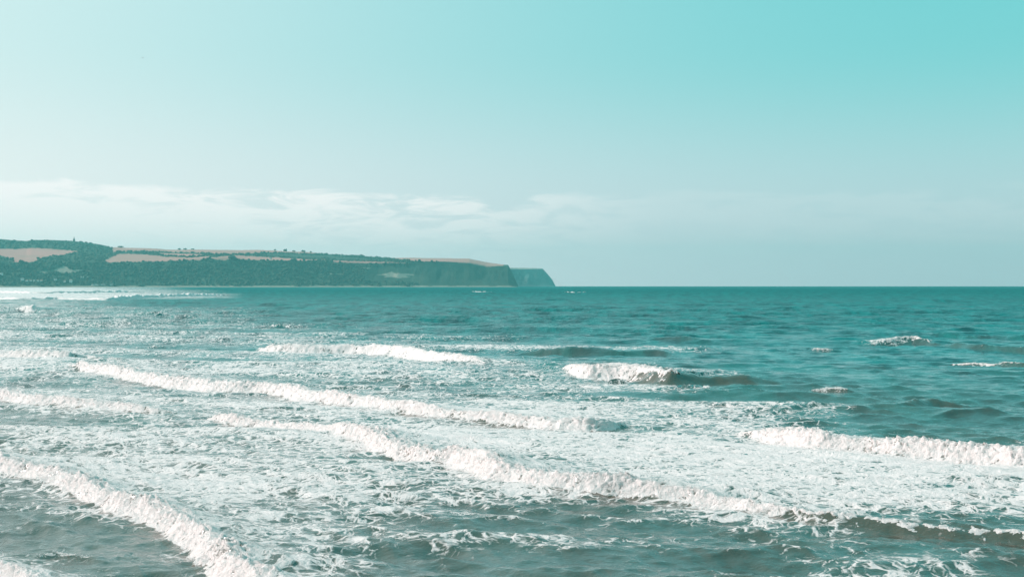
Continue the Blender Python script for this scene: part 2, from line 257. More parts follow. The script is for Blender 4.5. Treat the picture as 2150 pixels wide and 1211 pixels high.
COV= [(-1546.1,3885.5,0.95),(-1282.9,3885.5,0.95),(-1085.5,3885.5,0.6),(-888.2,3885.5,0.1),(-493.4,3885.5,0),(559.2,3885.5,0),(1348.7,3885.5,0),(-864.0,2171.3,0.9),(-716.9,2171.3,0.85),(-606.6,2171.3,0.6),(-496.3,2171.3,0.2),(-349.3,2171.3,0),(312.5,2171.3,0),(827.2,2171.3,0),(-497.9,1251.3,0.85),(-413.1,1251.3,0.8),(-349.6,1251.3,0.7),(-286.0,1251.3,0.35),(-201.3,1251.3,0),(180.1,1251.3,0),(476.7,1251.3,0),(-321.0,806.8,0.4),(-266.4,806.8,0.35),(-225.4,806.8,0.15),(-184.4,806.8,0.05),(-129.8,806.8,0),(116.1,806.8,0),(-174.5,479.4,0.31),(-142.0,479.4,0.27),(-109.6,479.4,0.2),(-60.9,479.4,0.1),(-12.2,479.4,0.03),(69.0,479.4,0),(182.6,479.4,0),(-117.4,322.4,0.34),(-95.5,322.4,0.3),(-62.8,322.4,0.23),(-30.0,322.4,0.14),(13.6,322.4,0.05),(46.4,322.4,0),(101.0,322.4,0),(-94.6,259.9,0.4),(-77.0,259.9,0.36),(-50.6,259.9,0.3),(-15.4,259.9,0.2),(19.8,259.9,0.1),(46.2,259.9,0.04),(81.4,259.9,0.04),(-59.7,201.4,0.5),(-49.5,201.4,0.35),(-39.2,201.4,0.35),(-25.6,201.4,0.45),(-5.1,201.4,0.42),(11.9,201.4,0.3),(22.2,201.4,0.25),(35.8,201.4,0.1),(63.1,201.4,0.05),(-62.6,172.1,0.5),(-53.9,172.1,0.5),(-45.2,172.1,0.4),(-27.7,172.1,0.5),(-10.2,172.1,0.45),(-1.5,172.1,0.25),(7.3,172.1,0.2),(30.6,172.1,0.05),(53.9,172.1,0.1),(-54.7,150.2,0.55),(-49.6,150.2,0.55),(-42.0,150.2,0.55),(-24.2,150.2,0.45),(-14.0,150.2,0.45),(-6.4,150.2,0.4),(1.3,150.2,0.25),(8.9,150.2,0.35),(16.5,150.2,0.3),(31.8,150.2,0.05),(52.1,150.2,0),(-50.8,133.3,0.6),(-44.0,133.3,0.6),(-37.2,133.3,0.6),(-30.5,133.3,0.6),(-21.4,133.3,0.6),(-12.4,133.3,0.65),(-3.4,133.3,0.65),(5.6,133.3,0.6),(12.4,133.3,0.45),(19.2,133.3,0.12),(30.0,133.3,0.12),(41.7,133.3,0.02),(-26.8,117.4,0.6),(-20.9,117.4,0.62),(-14.9,117.4,0.75),(-7.0,117.4,0.8),(1.0,117.4,0.85),(8.9,117.4,0.8),(14.9,117.4,0.6),(18.9,117.4,0.5),(24.8,117.4,0.3),(32.8,117.4,0.05),(40.7,117.4,0.02),(-39.3,103.0,0.45),(-34.0,103.0,0.42),(-27.0,103.0,0.5),(-22.9,103.0,0.5),(-18.0,103.0,0.65),(-13.1,103.0,0.7),(-6.1,103.0,0.82),(0.9,103.0,0.88),(7.9,103.0,0.85),(13.1,103.0,0.8),(16.9,103.0,0.7),(21.1,103.0,0.4),(28.8,103.0,0.1),(37.5,103.0,0.02),(-35.5,93.3,0.45),(-29.2,93.3,0.5),(-21.3,93.3,0.6),(-16.6,93.3,0.55),(-13.4,93.3,0.55),(-8.7,93.3,0.8),(-2.4,93.3,0.82),(3.9,93.3,0.78),(10.3,93.3,0.8),(14.1,93.3,0.85),(29.2,93.3,0.05),(-32.0,84.0,0.65),(-26.3,84.0,0.65),(-19.2,84.0,0.62),(-13.5,84.0,0.6),(-9.5,84.0,0.55),(-6.1,84.0,0.6),(-2.1,84.0,0.8),(3.6,84.0,0.72),(9.2,84.0,0.78),(14.9,84.0,0.88),(20.6,84.0,0.95),(32.0,84.0,0.95),(-27.5,75.4,0.85),(-23.6,75.4,0.75),(-19.8,75.4,0.7),(-14.7,75.4,0.65),(-9.6,75.4,0.58),(-4.5,75.4,0.5),(-0.6,75.4,0.75),(3.2,75.4,0.7),(8.3,75.4,0.75),(13.4,75.4,0.8),(18.5,75.4,0.82),(23.6,75.4,0.85),(27.5,75.4,0.85),(-26.1,68.4,0.25),(-23.5,68.4,0.3),(-20.3,68.4,0.78),(-15.6,68.4,0.7),(-11.0,68.4,0.62),(-6.4,68.4,0.52),(-2.9,68.4,0.35),(0.6,68.4,0.75),(5.2,68.4,0.78),(9.8,68.4,0.78),(14.5,68.4,0.78),(19.1,68.4,0.75),(23.7,68.4,0.72),(-23.0,63.3,0.28),(-19.8,63.3,0.3),(-16.6,63.3,0.78),(-12.3,63.3,0.7),(-8.0,63.3,0.58),(-4.8,63.3,0.5),(-1.6,63.3,0.25),(1.6,63.3,0.2),(4.8,63.3,0.25),(8.0,63.3,0.35),(11.3,63.3,0.75),(15.5,63.3,0.72),(19.8,63.3,0.68),(23.0,63.3,0.65),(-21.4,58.9,0.32),(-18.4,58.9,0.36),(-15.5,58.9,0.3),(-13.1,58.9,0.85),(-10.5,58.9,0.72),(-7.5,58.9,0.62),(-4.5,58.9,0.52),(-1.5,58.9,0.35),(1.5,58.9,0.35),(4.5,58.9,0.35),(7.5,58.9,0.42),(10.5,58.9,0.5),(13.5,58.9,0.48),(16.4,58.9,0.3),(20.4,58.9,0.25),(-20.0,55.0,0.3),(-17.2,55.0,0.42),(-14.4,55.0,0.28),(-11.6,55.0,0.9),(-8.9,55.0,0.75),(-6.1,55.0,0.6),(-3.6,55.0,0.55),(-1.4,55.0,0.42),(1.4,55.0,0.38),(4.2,55.0,0.4),(7.0,55.0,0.42),(9.8,55.0,0.45),(12.6,55.0,0.45),(14.4,55.0,0.2),(17.2,55.0,0.08),(20.0,55.0,0.05),(-19.0,52.1,0.25),(-16.9,52.1,0.35),(-14.6,52.1,0.15),(-12.3,52.1,0.25),(-10.1,52.1,0.88),(-8.0,52.1,0.75),(-6.3,52.1,0.5),(-4.0,52.1,0.3),(-1.3,52.1,0.25),(1.3,52.1,0.3),(4.0,52.1,0.35),(6.6,52.1,0.3),(9.3,52.1,0.25),(11.9,52.1,0.75),(14.2,52.1,0.85),(16.3,52.1,0.75),(18.6,52.1,0.25),(-18.5,49.5,0.6),(-16.3,49.5,0.5),(-14.3,49.5,0.45),(-12.2,49.5,0.4),(-10.0,49.5,0.7),(-8.0,49.5,0.8),(-6.0,49.5,0.6),(-3.8,49.5,0.15),(-1.3,49.5,0.08),(1.3,49.5,0.12),(3.8,49.5,0.1),(6.3,49.5,0.1),(8.8,49.5,0.2),(10.8,49.5,0.8),(13.0,49.5,0.85),(15.5,49.5,0.75),(17.2,49.5,0.3),(-17.2,46.0,0.3),(-15.2,46.0,0.7),(-13.3,46.0,0.55),(-10.5,46.0,0.3),(-8.2,46.0,0.7),(-5.8,46.0,0.55),(-2.7,46.0,0.1),(0.4,46.0,0.08),(5.1,46.0,0.1),(9.0,46.0,0.3),(12.1,46.0,0.3),(16.0,46.0,0.15)]  # foam cover; far left also raised to paint in a pale sea glare
class Wave:
    def __init__(s, pts, seed, face=1.0):
        P = np.array(pts, float)
        # Catmull-Rom through the points, about one point a metre (coarser far out)
        out = []
        n = len(P)
        for i in range(n - 1):
            p0, p1, p2, p3 = P[max(i-1,0)], P[i], P[i+1], P[min(i+2,n-1)]
            k = max(2, int(np.hypot(*(p2-p1)[:2]) / (0.9 * max(1, p1[1] / 90))))
            for t in np.arange(k) / k:
                q = .5*((2*p1)+(-p0+p2)*t+(2*p0-5*p1+4*p2-p3)*t*t+(-p0+3*p1-3*p2+p3)*t**3)
                q[2:] = p1[2:] + (p2[2:] - p1[2:]) * t; out.append(q)
        out.append(P[-1]); Q = np.array(out)
        Q[:, 2:] = np.clip(Q[:, 2:], 0, None)
        d = np.gradient(Q[:, :2], axis=0); d /= np.linalg.norm(d, axis=1)[:, None] + 1e-9
        nrm = np.stack([d[:, 1], -d[:, 0]], 1)
        arc = np.r_[0, np.cumsum(np.hypot(*np.diff(Q[:, :2], axis=0).T))]
        sc = np.clip(Q[:, 1] / 90, .6, 6)
        wig = fbm(arc / (5 * sc), arc * 0 + seed * 3.7, o=3, seed=seed) * np.clip(Q[:, 2], 0, 1.2) * .75
        Q[:, :2] += nrm * wig[:, None]
        Q[:, 2] *= np.clip(1 + (.22 + .08 * (1 - Q[:, 3])) * fbm(arc / (5.5 * sc), arc * 0 + seed * 1.3, o=3, seed=seed + 50, gain=.5), .25, 1.6)
        s.Q, s.nrm, s.arc, s.seed = Q, nrm, arc, seed
    def locate(s, x, y):
        """signed distance in front of the leading edge, arc position, height and whiteness there"""
        A = s.Q[:-1, :2]; D = s.Q[1:, :2] - A; L2 = (D**2).sum(1) + 1e-9
        best = np.full(len(x), 1e9); res = np.zeros((4, len(x)))
        for i in range(len(A)):
            rx, ry = x - A[i, 0], y - A[i, 1]
            t = np.clip((rx * D[i, 0] + ry * D[i, 1]) / L2[i], 0, 1)
            ex, ey = rx - t * D[i, 0], ry - t * D[i, 1]
            d2 = ex * ex + ey * ey
            k = d2 < best
            if not k.any(): continue
            best[k] = d2[k]
            sg = np.where(ex[k] * D[i, 1] - ey[k] * D[i, 0] > 0, 1.0, -1.0)
            tk = t[k]
            res[0, k] = sg * np.sqrt(d2[k]); res[1, k] = s.arc[i] + tk * (s.arc[i+1] - s.arc[i])
            res[2, k] = s.Q[i, 2] + tk * (s.Q[i+1, 2] - s.Q[i, 2]); res[3, k] = s.Q[i, 3] + tk * (s.Q[i+1, 3] - s.Q[i, 3])
        return res
def profile(d, h, wh):
    """water height across a wave: d metres in front of its leading edge"""
    c = h * (1.15 + .8 * (1 - wh)) + .05
    front = 1 - sstep(-c, .12 * c, d)
    back = np.exp(-(np.clip(-c - d, 0, None) / (4.2 * h + .2)) ** 1.25)
    return h * np.where(d > -c, front, back) - .10 * h * np.exp(-((d - 1.6 * h) / (1.3 * h + .1)) ** 2)
waves = {k: Wave(v, i * 7 + 3) for i, (k, v) in enumerate(WAVES.items())}
# short unbroken crests scattered over the open water
for i in range(270):
    yy = math.exp(RNG.uniform(math.log(112), math.log(900))); aa = RNG.uniform(-.42, .46); xx = aa * yy
    ln = RNG.uniform(2.5, 9) * (yy / 110) ** .8; th = RNG.normal(-.12 - .35 * max(0, 1 - yy / 200), .2); hh = RNG.uniform(.08, .26) * (yy / 110) ** .6
    n_ = 5
    waves['s%d' % i] = Wave([(xx + math.cos(th) * ln * (t - .5), yy + math.sin(th) * ln * (t - .5), hh * math.sin(math.pi * t) if 0 < t < 1 else 0, 0) for t in np.linspace(0, 1, n_)], 900 + i * 3)

# wind sea and swell: sum of trochoidal wave trains, shortest ones dropped where the mesh cannot carry them
TR = []
for lam0, slope, spread, cnt in ((.75,.105,.9,10),(1.4,.116,.8,10),(2.6,.100,.75,10),(4.8,.074,.65,9),(9,.060,.55,8),(17,.034,.4,6),(34,.024,.3,5),(60,.015,.22,4)):
    for j in range(cnt):
        lam = lam0 * 2 ** RNG.uniform(-.5, .5)
        th = R(-90 - 17) + RNG.normal(0, spread) * .62
        a = slope * lam / (2*math.pi) * math.sqrt(2.0 / cnt) * RNG.uniform(.6, 1.35)
        TR.append((lam, math.cos(th), math.sin(th), a, RNG.uniform(0, 6.283)))
def wind_sea(x, y, space, calm):
    dx = np.zeros_like(x); dy = np.zeros_like(x); dz = np.zeros_like(x)
    patch = {}; deep = 1.1 * sstep(160, 420, y)
    for lam, cx, cy, a, ph in TR:
        k = 6.2832 / lam
        f = sstep(2.2, 4.5, lam / space)
        key = int(round(math.log2(lam)))
        if key not in patch:
            s_ = max(lam, 1.0) * 4.5
            patch[key] = np.clip(1 + .95 * fbm(x / s_, y / s_, o=2, seed=key + 200), .15, 2.2) * (calm if lam < 30 else 1)
        f = f * (.75 + 1.5 * deep) if 20 > lam > 7 else f * (1 + .8 * deep)
        q = k * (x * cx + y * cy) + ph
        A = a * f * patch[key]
        sn = np.sin(q); dz += A * np.cos(q)
        dx -= .85 * A * cx * sn; dy -= .85 * A * cy * sn
    return dx, dy, dz
def coverage(x, y):
    C = np.array(COV); ca = C[:, 0] / C[:, 1]; cb_ = np.log(C[:, 1])
    a = x / y; b = np.log(y)
    num = np.zeros_like(x); den = np.full_like(x, 1e-12)
    for i in range(len(C)):
        sb = .040 if C[i, 1] < 400 else .16
        g = np.exp(-((a - ca[i]) / .040) ** 2 - ((b - cb_[i]) / sb) ** 2)
        num += g * C[i, 2]; den += g
    return num / den
def sea_field(x, y, space):
    """displaced water surface with its foam cover and silt, for any points of the water plane"""
    shp = x.shape; x = x.ravel().astype(float); y = y.ravel().astype(float); space = np.broadcast_to(space, shp).ravel()
    inside = (y < 11000) & (np.abs(x / y) < .6)
    cov = np.zeros_like(x); cov[inside] = coverage(x[inside], y[inside])
    cov *= .90
    calm = 1 - .35 * sstep(.35, .9, cov)
    dx, dy, dz = wind_sea(x, y, space, calm)
    short = np.clip(dz / .11, -2, 2)
    bz = np.zeros_like(x); steep = np.zeros_like(x)
    for k, W_ in waves.items():
        Q = W_.Q; hm = Q[:, 2].max(); m = 9 * hm + 3
        c = np.where((x > Q[:, 0].min() - m) & (x < Q[:, 0].max() + m) & (y > Q[:, 1].min() - m) & (y < Q[:, 1].max() + m))[0]
        if not len(c): continue
        d, ar, h, wh = W_.locate(x[c], y[c])
        z = np.where(h > .01, profile(d, np.maximum(h, .01), wh), 0)
        rg = np.abs(fbm(ar / 1.1 + d * .5, d / .9 + W_.seed, o=3, seed=W_.seed + 70)) - .25
        z = z + rg * .30 * np.clip(z, 0, None) * (1 - .6 * wh)
        bz[c] = np.where(np.abs(z) > np.abs(bz[c]), z, bz[c])
        cc = h * (1.15 + .8 * (1 - wh)) + .05
        white = wh * sstep(.05, .3, h)
        behind = np.clip(-cc - d, 0, None)
        near = np.where(d < 0, np.exp(-behind / (4.5 * h + .5)), np.exp(-(d / (.25 * h + .05)) ** 2))
        cov[c] = np.maximum(cov[c], white * near * 1.15)
        dark = (1 - wh) * np.where((d < .3) & (d > -cc * 1.05), 1, 0) * sstep(.15, .5, h)      # clear steep faces carry no foam film
        cov[c] = cov[c] * (1 - .75 * dark) + dark * .42 * sstep(.12, .5, fbm(ar / .9 + d * .6, d / 2.4 + W_.seed, o=3, seed=W_.seed + 72)) * sstep(.3, .7, h) * (1 - sstep(95, 125, y[c]))
        steep[c] = np.maximum(steep[c], sstep(.1, .5, h) * np.where((d < .5) & (d > -1.6 * cc), 1, 0))
    cov = cov + sstep(.05, .35, cov) * (.16 * fbm(x / 3.2, y / 3.2, o=3, seed=77) + .10 * short)
    silt = np.clip((1 - sstep(60, 220, y)) * .75 + .60 * steep * (1 - sstep(160, 330, y)), 0, 1)
    silt = np.clip(silt + .2 * fbm(x / 22, y / 22, o=2, seed=91) * (1 - sstep(100, 300, y)), 0, 1)
    return (x + dx).reshape(shp), (y + dy).reshape(shp), (bz + dz).reshape(shp), cov.reshape(shp), silt.reshape(shp)

ys = [27.0]
while ys[-1] < 11300: ys.append(ys[-1] + max(.165, .165 * (ys[-1] / 70) ** 1.35))
ys[-1] = 11300.0; ys = np.array(ys)
core = np.linspace(-.42, .42, 715)
g_ = .43 + np.cumsum(.0012 * 1.16 ** np.arange(1, 41)); g_ = g_[g_ < 3.2]
tanc = np.concatenate([-g_[::-1], core, g_])
AX, YY = np.meshgrid(tanc, ys); XX = AX * YY
sp_r = np.gradient(ys)[:, None]; sp_c = np.gradient(tanc)[None, :] * YY
x_, y_, z_, cov_, silt_ = sea_field(XX, YY, np.maximum(sp_r * .8, sp_c))
co = np.stack([x_, y_, z_], -1).reshape(-1, 3)
me = mesh_np('sea', co, grid_quads(len(ys), len(tanc)))
# faces must look up
if me.polygons[0].normal.z < 0: me.flip_normals()
fattr(me, 'foam', cov_); fattr(me, 'silt', silt_)
sea = link('sea', me, sea_mat, kind='structure', label='teal sea with foam streaked shallows reaching to the horizon')

# ---------------------------------------------------------------- breakers: rolls of white water
LABELS = {
 'A': 'short breaker at the left edge, behind the long foam roll',
 'B': 'long white breaker slanting across the middle left between two shorter foam rolls',
 'C': 'low white foam roll at the left edge in mid water',
 'D': 'long winding breaker crossing the foreground to the right edge',
 'E': 'wide foam roll running down the lower left corner',
 'F': 'brown faced breaking wave with white left shoulder',
 'G': 'white breaker farthest out, left of centre, straight below the headland',
 'H': 'tall white breaker at the right edge below the open teal water',
 'I': 'small foam roll in the bottom left corner',
 'L': 'low swell at far right with thin white streaks',
 'M': 'small whitecap at the right edge',
 'R': 'small brown ripple with foam flecks at right',
 'T': 'small brown peaked wavelet with white tip at lower left',
 'X': 'lone tiny whitecap at far left',
 'Y': 'nearer of the two distant surf lines under the left hill',
 'Z': 'farther of the two distant surf lines under the left hill',
 'AA': 'tiny far whitecap below the tip of the headland',
 'AB': 'tiny far whitecap right of the headland',
 'AC': 'faint far swell with white flecks left of centre',
 'AD': 'faint whitecap right of the brown faced wave',
}
octa = np.array([(1,1,1),(1,-1,-1),(-1,1,-1),(-1,-1,1)], float) / 1.2
octf = np.array([(0,1,2),(0,3,1),(0,2,3),(1,3,2)])
spray_mat = material('spray', FOAM, .7)
for key, lab in LABELS.items():
    W_ = waves[key]; Q = W_.Q
    dm = np.median(Q[:, 1]); step = max(.075, dm * .00115)
    nu = int(W_.arc[-1] / step); nu = max(nu, 12)
    ar = np.linspace(0, W_.arc[-1], nu)
    qx, qy, qh, qw = (np.interp(ar, W_.arc, Q[:, i]) for i in range(4))
    nx, ny = (np.interp(ar, W_.arc, W_.nrm[:, i]) for i in range(2))
    nv = 40 if dm < 160 else 22
    v = np.linspace(0, 1, nv)[None, :]
    h = np.maximum(qh, .02)[:, None]; wv_ = qw[:, None]
    c = h * (1.15 + .8 * (1 - wv_)) + .05
    toe = .75 * h * fbm(ar / 1.9, ar * 0 + W_.seed, o=5, seed=W_.seed, gain=.6)[:, None] * wv_
    wid = np.clip(1 + .75 * fbm(ar / (4.0 * max(1, dm / 90)), ar * 0 + 9.1, o=3, seed=W_.seed + 61), .45, 1.9)[:, None]
    d = toe * (1 - v) + (.30 * h) - v ** 1.15 * (c + 2.6 * h + .3)
    px_ = qx[:, None] + nx[:, None] * d; py_ = qy[:, None] + ny[:, None] * d
    sxx, syy, szz, cv_, sl_ = sea_field(px_, py_, np.full(px_.shape, step * 1.5))
    # billowing white water: creased lumps of falling size
    f0 = 1 / max(.34, dm * .0042)
    bx, by, bz_ = px_ * f0, py_ * f0, szz * f0 * 1.6
    b = 0.0; amp = 1.0
    for o_ in range(5):
        b = b + amp * (np.abs(perlin(bx * 2**o_, by * 2**o_, bz_ * 2**o_, W_.seed + 9 * o_)) - .18); amp *= .6
    lump = .5 + .6 * fbm(ar[:, None] / 2.4 + v * 0, v * 2, o=3, seed=W_.seed + 5)
    env = np.sin(np.pi * np.clip(v * 1.02, 0, 1)) ** .8 * np.exp(-(np.clip(v - .42 * wid, 0, 1) / (.30 * wid)) ** 2) * (.55 + .45 * wid)
    lip = np.exp(-((d + c * .92) / (.32 * h + .05)) ** 2)
    pn = fbm(px_ / max(.5, dm * .006), py_ / max(.5, dm * .006), o=4, seed=W_.seed + 31, gain=.65)
    patchy = sstep(.30, .62, wv_ * .8 + .30 * lip * sstep(.05, .3, wv_) + .42 * pn * (1.15 - .75 * wv_))
    full = env * patchy * sstep(.04, .2, h)
    thick = full * np.minimum(h, .9) * (.14 * lump + .46 * b)
    if key in ('L', 'M', 'R', 'T', 'AC', 'AD', 'AA', 'AB'): thick = thick * .35; b = b - .45; full = full * .75
    # raise along a direction leaning over the front
    edge = .05 * h * (1 - sstep(0, .12, full)) + .02 - .07 * h * sstep(.1, .5, full)
    X3 = sxx + nx[:, None] * thick * .55; Y3 = syy + ny[:, None] * thick * .55; Z3 = szz + thick * .9 - edge
    foam_ = np.where(full > .04, .30 + .75 * sstep(.03, .40, full) + .55 * b, cv_)
    m = mesh_np('breaking_wave', np.stack([X3, Y3, Z3], -1).reshape(-1, 3), grid_quads(nu, nv))
    zz = np.zeros(len(m.polygons) * 3, np.float32); m.polygons.foreach_get('normal', zz)
    if zz[2::3].mean() < 0: m.flip_normals()
    fattr(m, 'foam', foam_); fattr(m, 'silt', sl_)
    bw = link('breaking_wave', m, sea_mat, label=lab, category='wave', group='breaking waves and whitecaps')
    # flecks of spray thrown off the crest
    ns = int(min(7000, nu * 6)) if dm < 260 else 0
    if ns:
        iu = RNG.integers(0, nu, ns * 3); iv = np.clip(RNG.normal(nv * .33, nv * .09, ns * 3), 0, nv - 1).astype(int)
        ok = full[iu, iv] > .35; iu, iv = iu[ok][:ns], iv[ok][:ns]
        if len(iu) > 8:
            hh = h[iu, 0]
            up = RNG.exponential(.15, len(iu)) * hh * (.6 + 1.3 * np.clip(fbm(ar[iu] / 1.7, ar[iu] * 0 + 4.2, o=3, seed=W_.seed + 88) + .3, 0, 1.2))
            P = np.stack([X3[iu, iv] + RNG.normal(0, .12, len(iu)), Y3[iu, iv] + RNG.normal(0, .12, len(iu)), Z3[iu, iv] + up], 1)
            rad = RNG.uniform(.005, .021, len(iu)) * max(1, dm / 80) * np.exp(-up / (hh * .35))
            V = (P[:, None, :] + octa[None] * rad[:, None, None] * RNG.uniform(.5, 1.5, (len(iu), 4, 1))).reshape(-1, 3)
            T = (octf[None] + (np.arange(len(iu)) * 4)[:, None, None]).reshape(-1, 3)
            link('spray', mesh_np('spray', V, tris=T), spray_mat, bw, kind='stuff')

# ---------------------------------------------------------------- land
def land_nodes(p, out):
    geo = N('ShaderNodeNewGeometry'); pos = geo.outputs['Position']
    wood = ATTR('wood'); field = ATTR('field'); bare = ATTR('bare')
    n = NOISE(pos, .018, 5, .6); nf = NOISE(pos, .004, 3, .5)
    green = MIX(SM(n, .35, .65), (.040, .056, .042), (.078, .092, .062))
    grass = MIX(SM(nf, .4, .6), (.060, .074, .056), (.085, .092, .066))
    tan = MIX(SM(nf, .38, .62), (.56, .245, .215), (.47, .235, .195))
    c_ = MIX(wood, grass, green); c_ = MIX(field, c_, tan); c_ = MIX(bare, c_, (.34, .27, .22))
    L(c_, p.inputs['Base Color'])
    L(BUMP(n, 6.0, .6), p.inputs['Normal'])
land_mat = material('hill land', (.1, .12, .05), .95, land_nodes, .1)
def hazed_nodes(p, out):
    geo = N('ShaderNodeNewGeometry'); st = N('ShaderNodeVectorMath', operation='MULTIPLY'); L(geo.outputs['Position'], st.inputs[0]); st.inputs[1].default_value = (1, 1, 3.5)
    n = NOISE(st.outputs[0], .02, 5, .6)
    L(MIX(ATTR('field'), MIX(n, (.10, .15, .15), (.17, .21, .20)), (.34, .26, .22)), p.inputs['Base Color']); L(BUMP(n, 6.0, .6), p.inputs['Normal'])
hazed_cliff = material('hazed cliff', (.15, .2, .2), .95, hazed_nodes, .1)  # rock colour made paler and bluer to paint in distance haze
def pip(poly, x, y):
    c = np.zeros(x.shape, bool); j = len(poly) - 1
    for i in range(len(poly)):
        xi, yi = poly[i]; xj, yj = poly[j]
        k = ((yi > y) != (yj > y)) & (x < (xj - xi) * (y - yi) / (yj - yi + 1e-9) + xi); c ^= k; j = i
    return c
def curve(tab, x): t = np.array(tab, float); return np.interp(x, t[:, 0], t[:, 1])
class Land:
    """terrain along a coast: b = bearing in 1/2953 of the view axis, rows run from the shore inland; heights from elevation angles"""
    def __init__(s, b0, b1, nb, shore, brow, ridge, inland, seed, n1=46, n2=60):
        s.b = np.linspace(b0, b1, nb); s.shore = curve(shore, s.b)
        br, rg = curve(brow, s.b), curve(ridge, s.b); br = np.maximum(br, rg)
        base = HZN + EYE * 2953 / s.shore
        rows = []
        t1 = np.linspace(0, 1, n1); t2 = np.linspace(0, 1, n2)[1:]
        rr = [-120, -40]; yy = [base + 6, base + 2]
        for t in t1: rr.append(t ** .8 * inland[0]); yy.append(base + (br - base) * t)
        for t in t2: rr.append(inland[0] + t * inland[1]); yy.append(br + (rg - br) * t ** .85)
        B_ = np.repeat(s.b[None, :], len(rr), 0); r_ = np.array(rr)[:, None] + 0 * B_
        s.D = s.shore[None, :] + r_
        s.E = np.array([np.broadcast_to(q, s.b.shape) for q in yy])       # elevation row
        s.Bj = B_; s.X = (B_ - 1075) / 2953 * s.D
        s.Z = EYE + (HZN - s.E) / 2953 * s.D
        s.t = np.array([-2, -1] + list(t1) + [1 + q for q in t2])[:, None] + 0 * B_
        s.seed = seed
    def at(s, b, e):
        j = int(np.clip(np.searchsorted(s.b, b), 0, len(s.b) - 1)); i = int(np.argmin(np.abs(s.E[2:, j] - e))) + 2
        return np.array([s.X[i, j], s.D[i, j], s.Z[i, j]])
    def build(s, name, label, fields, bares, woods_not=(), mat=None):
        jb = s.Bj + 3.5 * fbm(s.X / 60, s.D / 60, o=3, seed=s.seed); je = s.E + 1.1 * fbm(s.X / 45, s.D / 45, o=3, seed=s.seed + 3)
        fld = np.zeros(s.X.shape, bool); bar = fld.copy(); gr = fld.copy()
        for q in fields: fld |= pip(q, jb, je)
        for q in bares: bar |= pip(q, jb, je)
        for q in woods_not: gr |= pip(q, jb, je)
        bar |= (s.t < .05 + .03 * fbm(s.X / 80, s.D / 80, o=2, seed=s.seed + 40))
        s.wood = ~(fld | bar | gr) & (s.t > .03)
        z = s.Z + np.where(s.wood & (s.t < 1.97), 1, 0) * 7 * np.abs(fbm(s.X / 26, s.D / 26, o=3, seed=s.seed + 8)) + 1.5 * fbm(s.X / 120, s.D / 120, o=3, seed=s.seed + 9) * (s.t > 0)
        gully = 18 * fbm(s.X / 70 + 0 * s.t, s.t * 1.2, o=3, seed=s.seed + 12) * np.sin(np.pi * np.clip(s.t, 0, 1))
        D = s.D + gully; s.Zs = z; s.Ds = D
        # back slope so that the land has a far side
        Xb = s.X[-1:] * np.array([[1.06]]); Db = D[-1:] + 700; Zb = z[-1:] * .55
        Xa, Da, Za = np.vstack([s.X, Xb]), np.vstack([D, Db]), np.vstack([z, Zb])
        nr, nc = Xa.shape
        m = mesh_np(name, np.stack([Xa, Da, Za], -1).reshape(-1, 3), grid_quads(nr, nc))
        if m.polygons[len(m.polygons) // 2].normal.z < 0: m.flip_normals()
        pad = lambda a: np.vstack([a, a[-1:]]).astype(float)
        fattr(m, 'wood', pad(s.wood)); fattr(m, 'field', pad(fld)); fattr(m, 'bare', pad(bar))
        return link(name, m, mat or land_mat, kind='structure', label=label)
FIELDS = [
 [(-260,526),(30,522.5),(80,521),(165,527.5),(130,536),(95,539),(80,543),(73,551),(30,551),(25,543),(0,537),(-260,537)],
 [(236,516),(420,521),(575,522),(680,531),(660,534.5),(560,530),(480,534),(445,532.5),(400,531),(330,529),(300,528),(236,529)],
 [(330,531),(400,533.5),(440,535),(400,538.5),(345,536)],
 [(216,548.5),(250,533),(300,534),(345,539),(400,541),(445,538),(420,546),(330,549),(232,551.5)],
 [(440,541),(500,536),(560,540),(640,544),(700,545.5),(640,547),(560,547.5),(500,545),(460,546)],
 [(698,547),(760,549),(852,551),(850,553),(760,552.5),(700,552)],
 [(808,538),(870,537),(985,539),(1002,543),(1062,554),(1055,558),(1020,560.5),(985,553),(940,549.5),(880,549),(830,545.5)],
]
BARES = [
 [(795,577),(812,574),(822,570),(830,574),(845,573.5),(868,576),(850,579),(862,581),(838,584.5),(825,581),(806,582),(812,578.5)], [(688,573.5),(715,573.5),(722,575.5),(688,575.5)],
 [(758,562.3),(778,562.3),(778,563.8),(758,563.8)],
 [(113,567),(135,558),(150,567),(186,566),(188,570.5),(160,571),(140,574),(115,571)], [(83,571),(105,568),(95,576)],
 [(855,576.5),(868,576.5),(868,578),(855,578)],
]
GRASS = [[(560,532),(640,536),(700,537),(700,543),(640,542),(560,538)], [(690,538),(800,545),(840,548),(760,547),(700,545)],
         [(870,550),(985,550.5),(1015,556),(1040,553),(1095,548),(1095,604),(880,604)], [(780,560),(880,560),(880,592),(760,590)]]
main = Land(-260, 1088, 880,
  [(-260,5600),(0,6000),(250,6300),(600,6700),(900,7100),(1088,7500)],
  [(-260,553),(0,551),(80,552),(230,551),(300,548),(330,548),(400,544),(480,540),(520,545),(560,546),(640,547),(700,549),(800,550),(870,548),(940,549),(985,551),(1020,558),(1060,557.5),(1067,556.5),(1075,572),(1088,601)],
  [(-260,508),(-100,500),(0,502),(30,504.5),(56,506),(66,504),(100,503.5),(150,505.5),(180,509),(205,512.5),(222,516),(232,519),(330,522),(350,524),(420,524),(500,525),(540,524.5),(575,526),(610,528),(650,529.5),(700,535),(760,538),(810,542),(860,541),(985,543),(1000,546),(1030,552),(1067,556.2),(1075,571.5),(1088,601)],
  (330, 1500), 5)
hill = main.build('headland', 'long low headland with tan fields above a wooded sea slope', FIELDS, BARES, GRASS)
